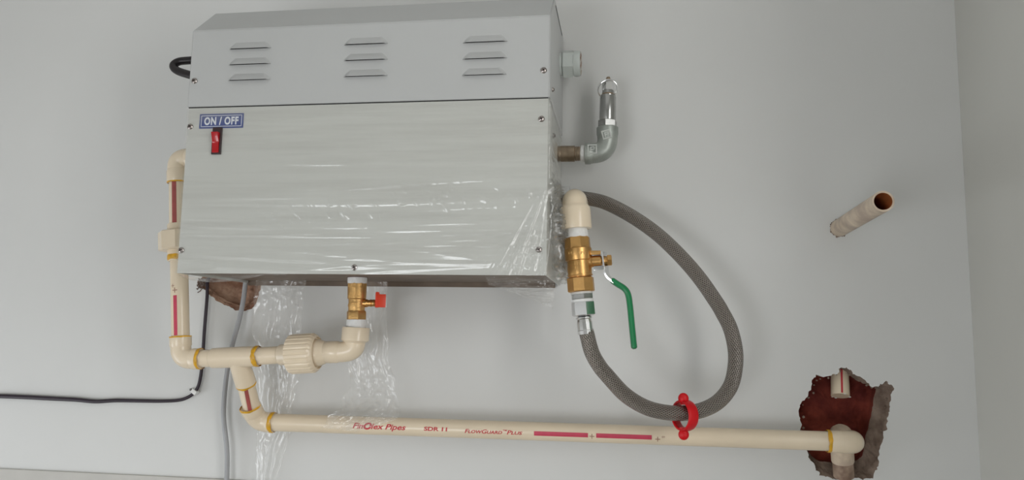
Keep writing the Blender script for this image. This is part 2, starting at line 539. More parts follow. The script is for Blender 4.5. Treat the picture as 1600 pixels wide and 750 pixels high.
# low cement band along the foot of the picture
tl, tr = at(0, 734.5), at(400, 747.5)
zt = (tl.z + tr.z) / 2
bm = NB(); abox(bm, (XL, -0.005, 0.0), (XR, 0.02, zt), bevel=0.0015)
tag(obj('trim_1', bm, 'dado_cement', smooth=False), kind='structure')

# ================================================================== STEAM GENERATOR
DF = 0.226                                           # its front stands this far off the wall
bl, br_, tl, tr = at(277, 428.5, DF), at(851.5, 428, DF), at(298, 47, DF), at(864.2, 25, DF)
EX = ((br_ - bl).normalized() + (tr - tl).normalized()).normalized()
EZv = ((tl - bl).normalized() + (tr - br_).normalized()).normalized()
tilt = (math.atan2(EX.z, EX.x) + math.atan2(-EZv.x, EZv.z)) / 2
EX = Vector((math.cos(tilt), 0, math.sin(tilt))); EZ = Vector((-math.sin(tilt), 0, math.cos(tilt))); EY = Vector((0, 1, 0))
O = (bl + br_ + tl + tr) / 4


def loc2(p):
    v = p - O; return v.dot(EX), v.dot(EZ)


X0 = (loc2(bl)[0] + loc2(tl)[0]) / 2; X1 = (loc2(br_)[0] + loc2(tr)[0]) / 2
Z0 = (loc2(bl)[1] + loc2(br_)[1]) / 2; Z1 = (loc2(tl)[1] + loc2(tr)[1]) / 2
ZJ = (loc2(at(294, 167, DF))[1] + loc2(at(859, 154, DF))[1]) / 2


def bx(x, d, z):
    """box frame -> world, d = distance from the wall"""
    p = O + EX * x + EZ * z; return Vector((p.x, -d, p.z))


def onbox(px, py, d=DF):
    x, z = loc2(at(px, py, d)); return x, z


SG = thing('steam_generator', bx((X0 + X1) / 2, 0.1, Z0), 'grey steel wall-mounted steam generator box with louvred cover and red rocker switch', 'steam generator')


def prism(bm, prof, xa, xb, mi=0, skip=()):
    """profile [(d, z)] swept from xa to xb along the box"""
    a = [bm.verts.new(bx(xa, d, z)) for d, z in prof]; b = [bm.verts.new(bx(xb, d, z)) for d, z in prof]
    n = len(prof)
    for i in range(n):
        if i in skip: continue
        bm.faces.new((a[i], a[(i + 1) % n], b[(i + 1) % n], b[i])).material_index = mi
    bm.faces.new(a[::-1]).material_index = mi; bm.faces.new(b).material_index = mi


# casing (lower half): shell with a recessed underside
bm = NB()
cd_, rim, lift = DF - 0.0016, 0.0016, 0.007
prism(bm, [(cd_, Z0 + lift), (cd_, ZJ + 0.01), (0.004, ZJ + 0.01), (0.004, Z0 + lift)], X0 + .002, X1 - .002)
for (xa, xb, da, db) in ((X0 + .002, X1 - .002, cd_ - rim, cd_),
                         (X0 + .002, X0 + .002 + rim, 0.004, cd_ - rim), (X1 - .002 - rim, X1 - .002, 0.004, cd_ - rim)):
    prism(bm, [(da, Z0), (da, Z0 + lift), (db, Z0 + lift), (db, Z0)], xa, xb)
obj('casing', bm, 'casing_paint', SG, smooth=False)
bm = NB()
prism(bm, [(0.007, Z0 + lift - .003), (0.007, Z0 + lift - .001), (cd_ - .003, Z0 + lift - .001), (cd_ - .003, Z0 + lift - .003)], X0 + .006, X1 - .006)
obj('underside_plate', bm, 'under_plate', SG, smooth=False)

bm = NB(); prism(bm, [(cd_ - .0004, ZJ - .0006), (cd_ + .0003, ZJ - .0006), (cd_ + .0003, ZJ + .001), (cd_ - .0004, ZJ + .001)], X0 + .002, X1 - .002)
obj('joint_shade', bm, 'void', SG, smooth=False)  # black strip paints the shadow line under the cover's lower edge
# cover (upper part): front, bevelled shoulder, top
DB = 0.165
zt_ = (onbox(335, 17, DB)[1] + onbox(872.5, 0, DB)[1]) / 2
bm = NB()
prism(bm, [(DF, ZJ), (DF, Z1), (DB, zt_), (0.003, zt_), (0.003, ZJ)], X0, X1)
es = [e for e in bm.edges]
bmesh.ops.bevel(bm, geom=es, offset=0.0015, segments=2, affect='EDGES')
CV = obj('cover', bm, 'cover_paint', SG, angle=25)

# louvres pressed out of the cover, three columns of three
LOUV = [((359, 424), (78, 76.5)), ((358, 423), (102.5, 101.0)), ((357, 422), (127, 125.5)),
        ((538, 606), (71, 69.8)), ((537.5, 606), (96, 94.4)), ((537, 605.5), (121, 119.8)),
        ((723.5, 793), (68.8, 65.6)), ((723, 792.5), (94.6, 91.2)), ((722, 791.5), (120, 116.8))]
for (xa, xb), (ya, yb) in LOUV:
    lx0, lz0 = onbox(xa, ya); lx1, lz1 = onbox(xb, yb); lz = (lz0 + lz1) / 2
    H, P = 0.0115, 0.0062
    bm = NB(); nx, nz = 24, 8; g = []
    for j in range(nz + 1):
        t = j / nz; row = []
        inset = 0.010 * t ** 1.3
        for i in range(nx + 1):
            s = i / nx
            x = lx0 + inset + (lx1 - lx0 - 2 * inset) * s
            e = min(1, min(s, 1 - s) / 0.10); e = e * e * (3 - 2 * e)
            prof = (1 - t) ** 0.8 * (0.55 + 0.45 * math.cos(t * PI / 2))
            row.append(bm.verts.new(bx(x, DF + 0.0002 + P * prof * e, lz + H * t + 0.0008 * (1 - e))))
        g.append(row)
    for j in range(nz):
        for i in range(nx):
            bm.faces.new((g[j][i], g[j][i + 1], g[j + 1][i + 1], g[j + 1][i]))
    LV = obj('louver', bm, 'cover_paint', CV, angle=70)
    bm = NB()
    lo = [bm.verts.new(bx(lx0 + (lx1 - lx0) * (i / nx), DF + 0.0002 + max(0.0004, (P - 0.0005) * (lambda e: e * e * (3 - 2 * e))(min(1, min(i / nx, 1 - i / nx) / 0.10))), lz + 0.0012)) for i in range(nx + 1)]
    hi = [bm.verts.new(bx(lx0 + (lx1 - lx0) * (i / nx), DF + 0.0002, lz + 0.0010)) for i in range(nx + 1)]
    for i in range(nx):
        bm.faces.new((lo[i], lo[i + 1], hi[i + 1], hi[i]))
    obj('louver_shade', bm, 'void', CV, smooth=False)  # black face stands in for the unlit interior under the hood

# slot along the top of the cover's right side
bm = NB()
prism(bm, [(0.150, zt_ - .0085), (0.150, zt_ - .006), (0.030, zt_ - .006), (0.030, zt_ - .0085)], X1 - .001, X1 + .0004)
obj('side_slot', bm, 'void', CV, smooth=False)


def screw(px, py, r, parent, d=None, side=False):
    d = DF if d is None else d
    c = at(px, py, d); ax = Vector((0, -1, 0))
    if side:
        x = X1; # on the right-hand side, facing +x
        z = loc2(at(px, py, d))[1]; c = bx(X1, d, z); ax = EX
    bm = NB()
    lathe(bm, c, c + ax * 0.0032, [(0, r), (0.35, r), (0.75, r * .8), (1, r * .35)], 18, px=False)
    s = obj('screw', bm, 'screw_steel', parent)
    x, y, a = frame_of(ax); bm = NB()
    rot_ = Matrix.Rotation(0.5, 3, ax); x = rot_ @ x; y = rot_ @ y
    box(bm, c + ax * 0.0031, x * r * .55, y * r * .13, ax * 0.0004); box(bm, c + ax * 0.0031, x * r * .13, y * r * .55, ax * 0.0004)
    obj('screw_slot', bm, 'screw_slot', s, smooth=False)


for px, py, par in ((304, 126.5, CV), (849.5, 110, CV)):
    screw(px, py, 0.0046, par)
for px, py in ((297.5, 198), (846, 186), (283.5, 391), (554, 418), (842, 390)):
    screw(px, py, 0.0046, SG, DF - .0016)
screw(863, 212, 0.004, SG, 0.17, True); screw(863.5, 140, 0.0035, CV, 0.19, True)

# small specks / blemishes are left to the paint; ON / OFF sticker
sx0, sz0 = onbox(310.5, 200); sx1, sz1 = onbox(380.5, 176.5)
sw = sx1 - sx0; szb = (onbox(310, 201)[1] + onbox(380, 199)[1]) / 2; szt = (onbox(312, 178)[1] + onbox(381, 176.3)[1]) / 2
bm = NB(); d0 = DF - .0016
prism(bm, [(d0, szb), (d0 + .0006, szb), (d0 + .0006, szt), (d0, szt)], sx0, sx1)
ST = obj('sticker', bm, 'sticker_blue', SG, smooth=False, label='blue ON / OFF sticker with white border')
bm = NB(); e, w = 0.0026, 0.0009; dd = d0 + .00065
for (xa, xb, za, zb) in ((sx0 + e, sx1 - e, szb + e, szb + e + w), (sx0 + e, sx1 - e, szt - e - w, szt - e), (sx0 + e, sx0 + e + w, szb + e, szt - e), (sx1 - e - w, sx1 - e, szb + e, szt - e)):
    prism(bm, [(dd, za), (dd + .0001, za), (dd + .0001, zb), (dd, zb)], xa, xb)
obj('sticker_border', bm, 'print_white', ST, smooth=False)
bm = text_bm('ON / OFF', 1.0, 0.04, 0.0, spacing=1.12)
mx = [min(v.co.x for v in bm.verts), max(v.co.x for v in bm.verts)]; my = [min(v.co.y for v in bm.verts), max(v.co.y for v in bm.verts)]
hgt = (szt - szb) * 0.56; wid = sw * 0.78
for v in bm.verts:
    u_, w_ = (v.co.x - mx[0]) / (mx[1] - mx[0]), (v.co.y - my[0]) / (my[1] - my[0])
    v.co = bx(sx0 + sw * .11 + wid * u_, d0 + .0008, szb + (szt - szb) * .22 + hgt * w_)
obj('sticker_text', bm, 'print_white', ST, smooth=False)
# rocker switch
rx0, rz0 = onbox(330.5, 241.5); rx1, rz1 = onbox(347.5, 199)
bm = NB(); box(bm, bx((rx0 + rx1) / 2, d0 + .0015, (rz0 + rz1) / 2), EX * (rx1 - rx0) / 2, EY * .002, EZ * (rz1 - rz0) / 2, bevel=.0008)
BZ = obj('switch_bezel', bm, 'bezel_dark', SG, smooth=False)
a0, c0 = onbox(332.2, 239); a1, c1 = onbox(344.5, 207.5)
zm = (c0 + c1) / 2
bm = NB(); prism(bm, [(d0 + .002, c0), (d0 + .0045, c0), (d0 + .0048, zm - .001), (d0 + .0055, zm + .001), (d0 + .0105, c1 - .001), (d0 + .010, c1), (d0 + .002, c1)], a0, a1)
bmesh.ops.bevel(bm, geom=list(bm.edges), offset=.0005, segments=1, affect='EDGES')
obj('rocker', bm, 'rocker_red', BZ, angle=30)

# cable gland on the right-hand side
gd = 0.055
ga, gb = at(874, 100.5, gd), at(907, 99.5, gd); gax = (gb - ga).normalized()
zg = loc2(ga)[1]; ga = bx(X1, gd, zg); gb = ga + EX * (gb - at(874, 100.5, gd)).length
bm = NB()
lathe(bm, ga, gb, [(0, 18), (0.10, 18), (0.1, 16), (.14, 16)], 24)
lathe(bm, ga, gb, [(0.12, 20.5), (0.16, 22), (0.62, 22), (0.66, 20.5)], 6, phase=PI / 6)
lathe(bm, ga, gb, [(0.64, 20), (0.8, 20.5), (0.95, 19.0), (1.0, 15), (1.0, 8), (0.9, 7.5)], 24)
GL = obj('cable_gland', bm, 'gland_grey', SG, angle=30, label='pale grey plastic gland with rusty mouth')
bm = NB(); lathe(bm, ga, gb, [(0.88, 7.6), (0.995, 7.9), (1.005, 13), (1.0, 15.1), (0.968, 18.4)], 24, caps=True)
obj('rust_mark', bm, 'rust', GL)
# mounting flange visible at the back edge of the casing's underside, with a rust line
bm = NB(); prism(bm, [(0.002, Z0 - .004), (0.002, Z0 + .02), (0.0035, Z0 + .02), (0.0035, Z0 - .004)], X0 + .003, X1 - .01)
obj('mounting_flange', bm, 'under_plate', SG, smooth=False)

# ================================================================== BLACK CABLE LOOP (left of the cover)
pts = [at(345, 94, .12), at(320, 93.5, .12), at(296, 94.5, .122), at(279, 96.5, .125), at(271, 103, .13), at(277, 110.5, .135), at(296, 117, .14), at(322, 124, .14), at(350, 128, .14)]
bm = NB(); tube(bm, catmull(pts, 8), 0.0068, 14)
tag(obj('power_cable', bm, 'cable_black'), 'thick black cable looping out beside the left edge of the steam generator', 'cable')

# ================================================================== CPVC PIPEWORK
DP, DL = 0.11, 0.045                                  # depth of riser and tee run, depth of the long low pipe
PW = thing('water_pipework', at(285, 560, DP), 'cream plastic water pipe run with glued elbows, tee and union below steam generator', 'pipe')
OD = 13.3 * mpp(at(281, 470, DP))                     # pipe radius
OL = 14.0 * mpp(at(700, 665, DL))


def pipe(name, A, B, r, m='cpvc', parent=PW):
    bm = NB(); lathe(bm, A, B, [(0, r), (1, r)], 32, px=False); return obj(name, bm, m, parent)


def glue(p, ax, r, parent, w=0.004, seed=0):
    bm = NB(); ax = ax.normalized(); x, y, a = frame_of(ax); n = 40; rows = []
    for j, (o_, rr) in enumerate(((-.5, .985), (-.3, 1.03), (.2, 1.035), (.5, .985))):
        row = []
        for i in range(n):
            t = 2 * PI * i / n
            wob = 1 + .45 * noise.noise(Vector((math.cos(t) * 2, math.sin(t) * 2, seed + 9)))
            row.append(bm.verts.new(p + a * (o_ * w * wob + .0012 * noise.noise(Vector((math.cos(t) * 1.5, math.sin(t) * 1.5, seed)))) + (x * math.cos(t) + y * math.sin(t)) * r * rr))
        rows.append(row)
    for a_, b_ in zip(rows, rows[1:]):
        for i in range(n): bm.faces.new((a_[i], a_[(i + 1) % n], b_[(i + 1) % n], b_[i]))
    obj('adhesive_ring', bm, 'glue_yellow', parent, label='smeared yellow adhesive ring')


def elbow(A, C, B, r, ra, rb, name='elbow', parent=PW, ka=None, kb=None, m='cpvc'):
    """bend from socket A round corner C to socket B; r = body radius, ra / rb = socket radii"""
    bm = NB(); da = (A - C).normalized(); db = (B - C).normalized()
    k = min(r * 1.15, (A - C).length * .62, (B - C).length * .62)
    ka = ka * (A - C).length if ka else k; kb = kb * (B - C).length if kb else k
    P0, P1 = C + da * ka, C + db * kb
    arc = [P0.lerp(C, t).lerp(C.lerp(P1, t), t) for t in [i / 14 for i in range(15)]]
    tube(bm, [P0 + da * .001] + arc + [P1 + db * .001], r, 32)
    for S, dr, rr, k in ((A, da, ra, ka), (B, db, rb, kb)):
        Q = C + dr * (k - .001); L_ = (S - Q).length
        lathe(bm, Q, S, [(0, r * .97), (.12, r * .995), (.26, rr), (.97, rr), (1, rr * .97), (1, rr * .86)], 32, px=False)
    return obj(name, bm, m, parent, angle=40)


def stripe(A, B, r, ang, w, m, parent, name='printed_stripe', t0=0, t1=1, toward=None):
    """printed band on a pipe, centred at angle ang round the axis from the viewer's side"""
    ax = (B - A).normalized(); out = Vector((0, -1, 0)); out = (out - ax * out.dot(ax)).normalized(); side = ax.cross(out)
    bm = NB(); n = 6; rows = []
    for t in (t0, t1):
        rows.append([bm.verts.new(A.lerp(B, t) + (out * math.cos(ang + (i / n - .5) * w / r) + side * math.sin(ang + (i / n - .5) * w / r)) * (r + .0003)) for i in range(n + 1)])
    for i in range(n): bm.faces.new((rows[0][i], rows[0][i + 1], rows[1][i + 1], rows[1][i]))
    return obj(name, bm, m, parent)


def plus_sign(bm, s):
    w = s * .16
    for x0, x1, y0, y1 in ((-s, s, -w, w), (-w, w, w, s), (-w, w, -s, -w)):
        bm.faces.new([bm.verts.new((x, y, 0)) for x, y in ((x0, y0), (x1, y0), (x1, y1), (x0, y1))])


def on_pipe(bm, A, B, r, off, vc, mat_, parent, name, lift=.00035):
    """wrap flat lettering (x along, y up, metres) on the viewer's side of a pipe"""
    ax = (B - A).normalized(); out = Vector((0, -1, 0)); out = (out - ax * out.dot(ax)).normalized(); side = out.cross(ax)
    if side.z < 0: side = -side
    ys = [v.co.y for v in bm.verts]; lo_, hi_ = min(ys), max(ys)
    for i in range(1, 7):
        bmesh.ops.bisect_plane(bm, geom=list(bm.verts) + list(bm.edges) + list(bm.faces), plane_co=(0, lo_ + (hi_ - lo_) * i / 7, 0), plane_no=(0, 1, 0))
    for v in bm.verts:
        a_ = (v.co.y + vc) / r
        v.co = A + ax * (off + v.co.x) + (out * math.cos(a_) + side * math.sin(a_)) * (r + lift)
    return obj(name, bm, mat_, parent, smooth=False)


# riser
r_top, r_bot = at(277.5, 286, DP), at(282, 527, DP)
e_c = at(283, 561, DP)
p = pipe('riser_pipe', at(277.7, 280, DP), at(278.6, 366, DP), OD)
stripe(at(277.7, 284, DP), at(278.5, 354, DP), OD * 1.0, -0.12, .0075, 'stripe_brown', p)
p = pipe('riser_pipe', at(279.5, 396, DP), at(282.3, 532, DP), OD)
stripe(at(281, 462, DP), at(282.2, 524, DP), OD, 0.0, .0062, 'stripe_red', p)
for (dx, dy, s) in ((0, 454, .0042), (-3, 447, .003)):
    bm = NB(); c = Vector((0, 0, 0)); plus_sign(bm, s)
    A, B = at(279.5, 396, DP), at(282.3, 532, DP)
    L_ = (at(280.8, dy, DP) - A).length
    on_pipe(bm, A, B, OD, L_, 0.0012 * dx, 'print_brown', p, 'printed_cross')
# top elbow, turned towards the box
E0 = elbow(at(277.6, 285, DP), at(276.8, 247, DP), at(312, 246.5, DP), OD * 1.12, OD * 1.22, OD * 1.22)
glue(at(277.6, 285, DP), r_bot - r_top, OD * 1.18, E0, .003, 1)
bm = NB(); q = at(270.5, 270, DP) + Vector((0, -OD * 1.0, 0))
# moulded mark
for (a, b, w, h) in ((0, 0, .0006, .0035), (.0015, .0032, .0018, .0006), (.003, .0015, .0006, .0016)):
    box(bm, q + Vector((a, .0030, b)), Vector((w, 0, 0)), Vector((0, .0012, 0)), Vector((0, 0, h)))
obj('moulded_mark', bm, 'print_brown', E0, smooth=False)
pipe('inlet_stub', at(306, 246.5, DP), at(352, 246, DP), OD)
# square-shouldered union on the riser
bm = NB()
A, B = at(278, 350, DP), at(279.6, 408, DP)
lathe(bm, A, B, [(0, 15), (.05, 15.8), (.22, 15.8)], 28)
lathe(bm, A, B, [(.2, 27), (.23, 29.5), (.68, 29.5), (.71, 27)], 8, phase=PI / 8)
lathe(bm, A, B, [(.70, 16.5), (.98, 16.2), (1, 15)], 28)
U0 = obj('riser_union', bm, 'cpvc', PW, angle=30)
glue(A.lerp(B, .90), B - A, 16.3 * mpp(A), U0, .009, 4)
# bottom elbow of the riser
E1 = elbow(r_bot, e_c, at(314, 560.5, DP), OD * 1.15, OD * 1.22, OD * 1.22)
glue(at(282, 526.5, DP), r_bot - r_top, OD * 1.19, E1, .003, 2)
glue(at(313, 560.5, DP), Vector((1, 0, 0)), OD * 1.20, E1, .006, 3)
pipe('run_pipe', at(308, 560.5, DP), at(340, 559.5, DP), OD)
# tee
ta, tb = at(331, 559.8, DP), at(404, 556.5, DP); tc = at(371, 558, DP)
k = mpp(tc)
br1 = at(384.5, 600, DP - .028)                      # branch leans back towards the wall
bm = NB()
lathe(bm, ta, tb, [(0, 14.2), (.02, 15.6), (.2, 16), (.8, 16), (.98, 15.6), (1, 14.2)], 32)
lathe(bm, tc, br1, [(0, 15), (.35, 15.2), (.62, 15.9), (.97, 16), (1, 14.5)], 32)
T0 = obj('tee', bm, 'cpvc', PW, angle=40)
glue(at(402, 556.5, DP), tb - ta, 15.9 * k, T0, .008, 5)
glue(br1, br1 - tc, 15.6 * k, T0, .004, 6)
# run on the right of the tee: pipe, union, pipe, elbow up
pipe('run_pipe', at(400, 556.6, DP), at(436, 554.5, DP), OD)
ua, ub = at(429, 555, DP), at(508, 550.5, DP)
bm = NB()
lathe(bm, ua, ub, [(.10, 15), (.12, 16.2), (.22, 16.6), (.25, 18.5), (.36, 19), (.70, 19), (.80, 22), (.90, 20.5), (1.02, 17), (1.06, 14.5)], 32)
UN = obj('union', bm, 'cpvc', PW, angle=40)
bm = NB()
x, y, a = frame_of(ub - ua); n = 96; rows = []
for s, rr in ((.32, 26), (.33, 29.6), (.37, 30.5), (.78, 30.5), (.82, 28.5), (.85, 26), (.86, 24.5), (.81, 24)):
    row = []
    for i in range(n):
        t = 2 * PI * i / n
        rib = .965 if (i % 4) == 0 and rr > 28 else 1.0
        row.append(bm.verts.new(ua + (ub - ua) * s + (x * math.cos(t) + y * math.sin(t)) * rr * rib * k))
    rows.append(row)
for a_, b_ in zip(rows, rows[1:]):
    for i in range(n): bm.faces.new((a_[i], a_[(i + 1) % n], b_[(i + 1) % n], b_[i]))
bm.faces.new(rows[0][::-1]); bm.faces.new(rows[-1])
obj('union_nut', bm, 'cpvc', UN, angle=28)
pipe('run_pipe', at(492, 551.3, DP), at(514, 550, DP), OD)
E2 = elbow(at(508, 550.3, DP), at(553.5, 549.5, DP), at(556.5, 511.5, DP), OD * 1.16, OD * 1.24, OD * 1.55, ka=.45, kb=.30)
# slanting drop and corner elbow to the long pipe
l0 = at(404, 659, DL)
d1 = at(383, 595, DP - .027); d2 = at(391, 636, DL + .020)
p = pipe('drop_pipe', d1, d2.lerp(l0, .3), OD)
stripe(d1, d2, OD, -0.42, .006, 'stripe_brown', p, t0=.1, t1=1)
elb_b = at(428, 660, DL)
E3 = elbow(d2.lerp(d1, .02), l0, elb_b, OD * 1.17, OD * 1.22, OL * 1.17)
glue(d2, d1 - l0, OD * 1.2, E3, .004, 7)
glue(at(426, 660, DL), Vector((1, 0, 0)), OL * 1.15, E3, .0075, 8)
# the long pipe
LA, LB = at(420, 659.6, DL), at(1305, 689.6, DL)
LP = pipe('long_pipe', LA, LB, OL)


def along(px, py=None):
    """metres along the long pipe for a pixel column"""
    t = (px - 420) / (1305 - 420); lo_, hi_ = 0.0, 1.0
    for _ in range(40):
        mid = (lo_ + hi_) / 2; q = LA.lerp(LB, mid) - CAM
        sx = CX + F_PX * q.dot(right) / q.dot(fwd)
        if sx < px: lo_ = mid
        else: hi_ = mid
    return (LB - LA).length * (lo_ + hi_) / 2


def print_on_long(body, xa, xb, cap, vc, bold, shear, caps=False, tallest=None):
    bm = text_bm(body, 1.0, bold, shear, caps)
    xs = [v.co.x for v in bm.verts]; x0_, x1_ = min(xs), max(xs)
    L0_, L1_ = along(xa), along(xb); s = (L1_ - L0_) / (x1_ - x0_)
    for v in bm.verts: v.co = Vector(((v.co.x - x0_) * s, v.co.y * cap / .7, 0))
    on_pipe(bm, LA, LB, OL, L0_, vc, 'print_red', LP, 'printed_lettering')


mm = mpp(at(650, 665, DL))
vb = -0.003 * 0 - 1.5 * mm
print_on_long('Fin', 556, 572, 8.2 * mm, vb - 1.6 * mm, .022, .30)
print_on_long('O', 572.5, 585.5, 9.5 * mm, vb - 2.4 * mm, .055, .30)
print_on_long('lex Pipes', 584, 638, 8.0 * mm, vb - 1.8 * mm, .022, .30)
print_on_long('SDR 11', 666, 702, 5.6 * mm, vb - 1.4 * mm, .03, .06)
print_on_long('FlowGuard', 729, 787, 5.9 * mm, vb - 2.9 * mm, .018, .25, True)
print_on_long('TM', 788, 794, 2.4 * mm, vb + 1.5 * mm, .01, .1)
print_on_long('Plus', 794, 818, 5.9 * mm, vb - 2.9 * mm, .018, .25, True)
Ls = (LB - LA).length
for xa, xb in ((836, 919.5), (932, 1018)):
    stripe(LA, LB, OL, 0.12, 6.5 * mm, 'stripe_red', LP, t0=along(xa) / Ls, t1=along(xb) / Ls)
for px_, s, vo in ((925.5, 3.6 * mm, -.6), (1027, 3.6 * mm, -1.5), (1034.5, 1.6 * mm, 2.0), (1037, 1.5 * mm, 2.2)):
    bm = NB(); c = Vector((0, 0, 0)); plus_sign(bm, s)
    on_pipe(bm, LA, LB, OL, along(px_), vb - vo * mm * -1 - 1 * mm, 'print_brown', LP, 'printed_cross')
# last elbow, turning into the broken wall, with a socket pointing down and a buried tail
n_c = at(1337, 691.5, DL)
E4 = elbow(at(1294, 689.2, DL), n_c, n_c + Vector((-.004, .085, -.004)), OL * 1.16, OL * 1.14, OL * 1.18)
glue(at(1295, 689.2, DL), LB - LA, OL * 1.13, E4, .006, 9)
bm = NB(); q0 = at(1315, 688, DL - .02); q1 = at(1317, 721, DL - .030)
lathe(bm, q0, q1, [(0, 17), (.97, 17), (1, 16.5), (1, 13)], 28)
obj('drop_socket', bm, 'cpvc_dirty', PW, angle=40)
bm = NB(); lathe(bm, q0, q1, [(.9, 15.6), (1.7, 15.4)], 28); obj('buried_pipe', bm, 'cpvc_grimy', PW)
bm = NB(); q0 = at(1316, 673, -.002); q1 = at(1312, 690, DL - .03)
lathe(bm, q0, q1, [(0, 14), (.2, 17), (1, 17)], 28)
obj('tee_hump', bm, 'cpvc_dirty', PW, angle=40)

# ================================================================== BRASS DRAIN VALVE under the box
vt, vb_ = at(558.5, 433, DP), at(556.3, 513, DP)
DV = thing('drain_valve', vb_, 'small brass drain valve with orange-red butterfly handle under the box', 'valve')
bm = NB()
lathe(bm, vt, vb_, [(.12, 13.8), (.13, 14.6), (.28, 14.6), (.42, 14.4), (.44, 12.8), (.50, 12.6), (.56, 13.6), (.60, 12.7), (.68, 12.7), (.70, 14)], 32)
lathe(bm, vt, vb_, [(.66, 14.5), (.69, 15.6), (.82, 15.6), (.84, 14.2)], 6)
lathe(bm, vt, vb_, [(.12, 13), (.125, 15.4), (.20, 15.4), (.215, 14)], 8)
BD = obj('valve_body', bm, 'brass_cast', DV, angle=30)
# cast lettering, raised
kk = mpp(vt)
bm = NB(); rnd = random.Random(2)
xx, yy, aa = frame_of(vb_ - vt)
for row, (z_, nmb) in enumerate(((.33, 5), (.38, 6), (.53, 3))):
    for i in range(nmb):
        th = -PI / 2 + (i - nmb / 2 + .5) * .22
        c = vt + (vb_ - vt) * z_; o_ = Vector((math.cos(th), math.sin(th), 0)) * (14.5 if row < 2 else 13.0) * kk
        box(bm, c + o_, Vector((.0007, 0, 0)), Vector((0, .00016, 0)), Vector((0, 0, .0014)))
        if i % 2 == 0: box(bm, c + o_ + Vector((.0006, 0, .001)), Vector((.0010, 0, 0)), Vector((0, .00030, 0)), Vector((0, 0, .0005)))
obj('cast_relief', bm, 'brass', BD, smooth=False)
bm = NB(); lathe(bm, vt, vb_, [(-.02, 14.8), (.0, 15.1), (.08, 15.2), (.13, 14.8)], 32); obj('thread_tape', bm, 'ptfe', DV)
bm = NB(); lathe(bm, vt, vb_, [(.83, 14.4), (.86, 15), (.97, 15.2), (1.0, 14.5)], 32); obj('thread_tape', bm, 'ptfe', DV)
bm = NB(); u_ = (vt - vb_).normalized(); lathe(bm, vt - u_ * .001, vt + u_ * .028, [(0, 15.8), (1, 15.8)], 28); obj('nipple', bm, 'nipple_rust', DV)
sa, sb = at(569, 474, DP), at(588, 473.5, DP)
bm = NB(); lathe(bm, at(562, 474, DP), sb, [(0, 6.2), (.45, 6.2), (.5, 5.2), (.62, 5.2), (.64, 5.8), (.72, 5.8), (.74, 4.8), (.82, 5.5), (.9, 5.5), (1, 4)], 20)
obj('stem', bm, 'brass', DV)
bm = NB(); hc = at(591, 468, DP)
ax_h = Vector((.35, -.93, 0)).normalized(); sd = Vector((.93, .35, 0))
hz = Vector((0, 0, 1))
box(bm, at(589.5, 468.5, DP + .004), sd * .0032, ax_h * .0065, hz * .0125, bevel=.0022)
box(bm, at(595.5, 470, DP + .006), sd * .0075, ax_h * .0035, hz * .0105, bevel=.0018)
obj('butterfly_handle', bm, 'handle_orange', DV, angle=40)

# ================================================================== OUTLET ELBOW, BALL VALVE, HOSE
DO = 0.165
ea, ec = at(900.5, 358, DO), at(897, 311, DO)
OE = thing('outlet_elbow', ea, 'cream plastic elbow above the brass ball valve right of the box', 'pipe elbow')
k2 = mpp(ea)
bm = NB(); axd = (ec - ea).normalized()
back = Vector((0, 1, 0))
kr = 19.5 * k2
P0, P1 = ec - axd * kr * 1.0, ec + back * kr * 1.2
arc = [P0.lerp(ec, t).lerp(ec.lerp(P1, t), t) for t in [i / 14 for i in range(15)]]
tube(bm, [P0 - axd * .004] + arc + [P1 + back * .02], kr, 36)
lathe(bm, ea, ec, [(0, 19), (0, 23.6), (.04, 24.2), (.66, 24.3), (.72, 23), (.8, 20)], 36)
# tail of the elbow into the wall
lathe(bm, P1 + back * .015, Vector((P1.x, -.003, P1.z)), [(0, 17.5), (1, 17.5)], 32)
obj('elbow_body', bm, 'cpvc', OE, angle=40)

va, vz = at(901.5, 371, DO), at(908.5, 456, DO)
BV = thing('ball_valve', vz, 'large brass ball valve with long green-sleeved steel lever', 'valve')
bm = NB()
lathe(bm, va, vz, [(.02, 18), (.17, 19), (.205, 20.2), (.215, 21.2), (.40, 21.2), (.425, 20.6), (.435, 18.6), (.50, 18.6), (.60, 19.2), (.685, 18.6), (.69, 19.8), (.715, 19.8), (.72, 17.4), (.78, 17)], 36)
lathe(bm, va, vz, [(0, 18.5), (.015, 20.3), (.20, 20.6), (.225, 19)], 8, phase=PI / 8 + .1)
lathe(bm, va, vz, [(.73, 18.5), (.75, 21.4), (.985, 21.6), (1, 20)], 8, phase=PI / 8 + .1)
VB = obj('valve_body', bm, 'brass', BV, angle=28)
bm = NB(); kk = mpp(va)
for row, (z_, nmb, rr) in enumerate(((.31, 7, 21.2), (.50, 3, 18.7), (.58, 3, 19.1))):
    for i in range(nmb):
        th = -PI / 2 + (i - nmb / 2 + .5) * .19 - .1
        c = va + (vz - va) * z_; o_ = Vector((math.cos(th), math.sin(th), 0)) * rr * kk
        box(bm, c + o_, Vector((.0006, 0, 0)), Vector((0, .0002, 0)), Vector((0, 0, .0020)))
        if i % 2: box(bm, c + o_ + Vector((.0008, 0, .0012)), Vector((.0012, 0, 0)), Vector((0, .00035, 0)), Vector((0, 0, .0005)))
obj('cast_relief', bm, 'brass_cast', VB, smooth=False)
bm = NB(); lathe(bm, at(900.6, 357, DO), va.lerp(vz, .02), [(0, 16.5), (.3, 17.2), (.5, 17.8), (.95, 18), (1, 16)], 32); obj('thread_tape', bm, 'ptfe', BV)
s0, s1 = at(918, 409, DO), at(956, 406.5, DO)
bm = NB(); lathe(bm, s0, s1, [(0, 11), (.14, 11), (.2, 9), (.55, 9), (.6, 7)], 24)
lathe(bm, s0, s1, [(.5, 6), (.8, 6)], 16)
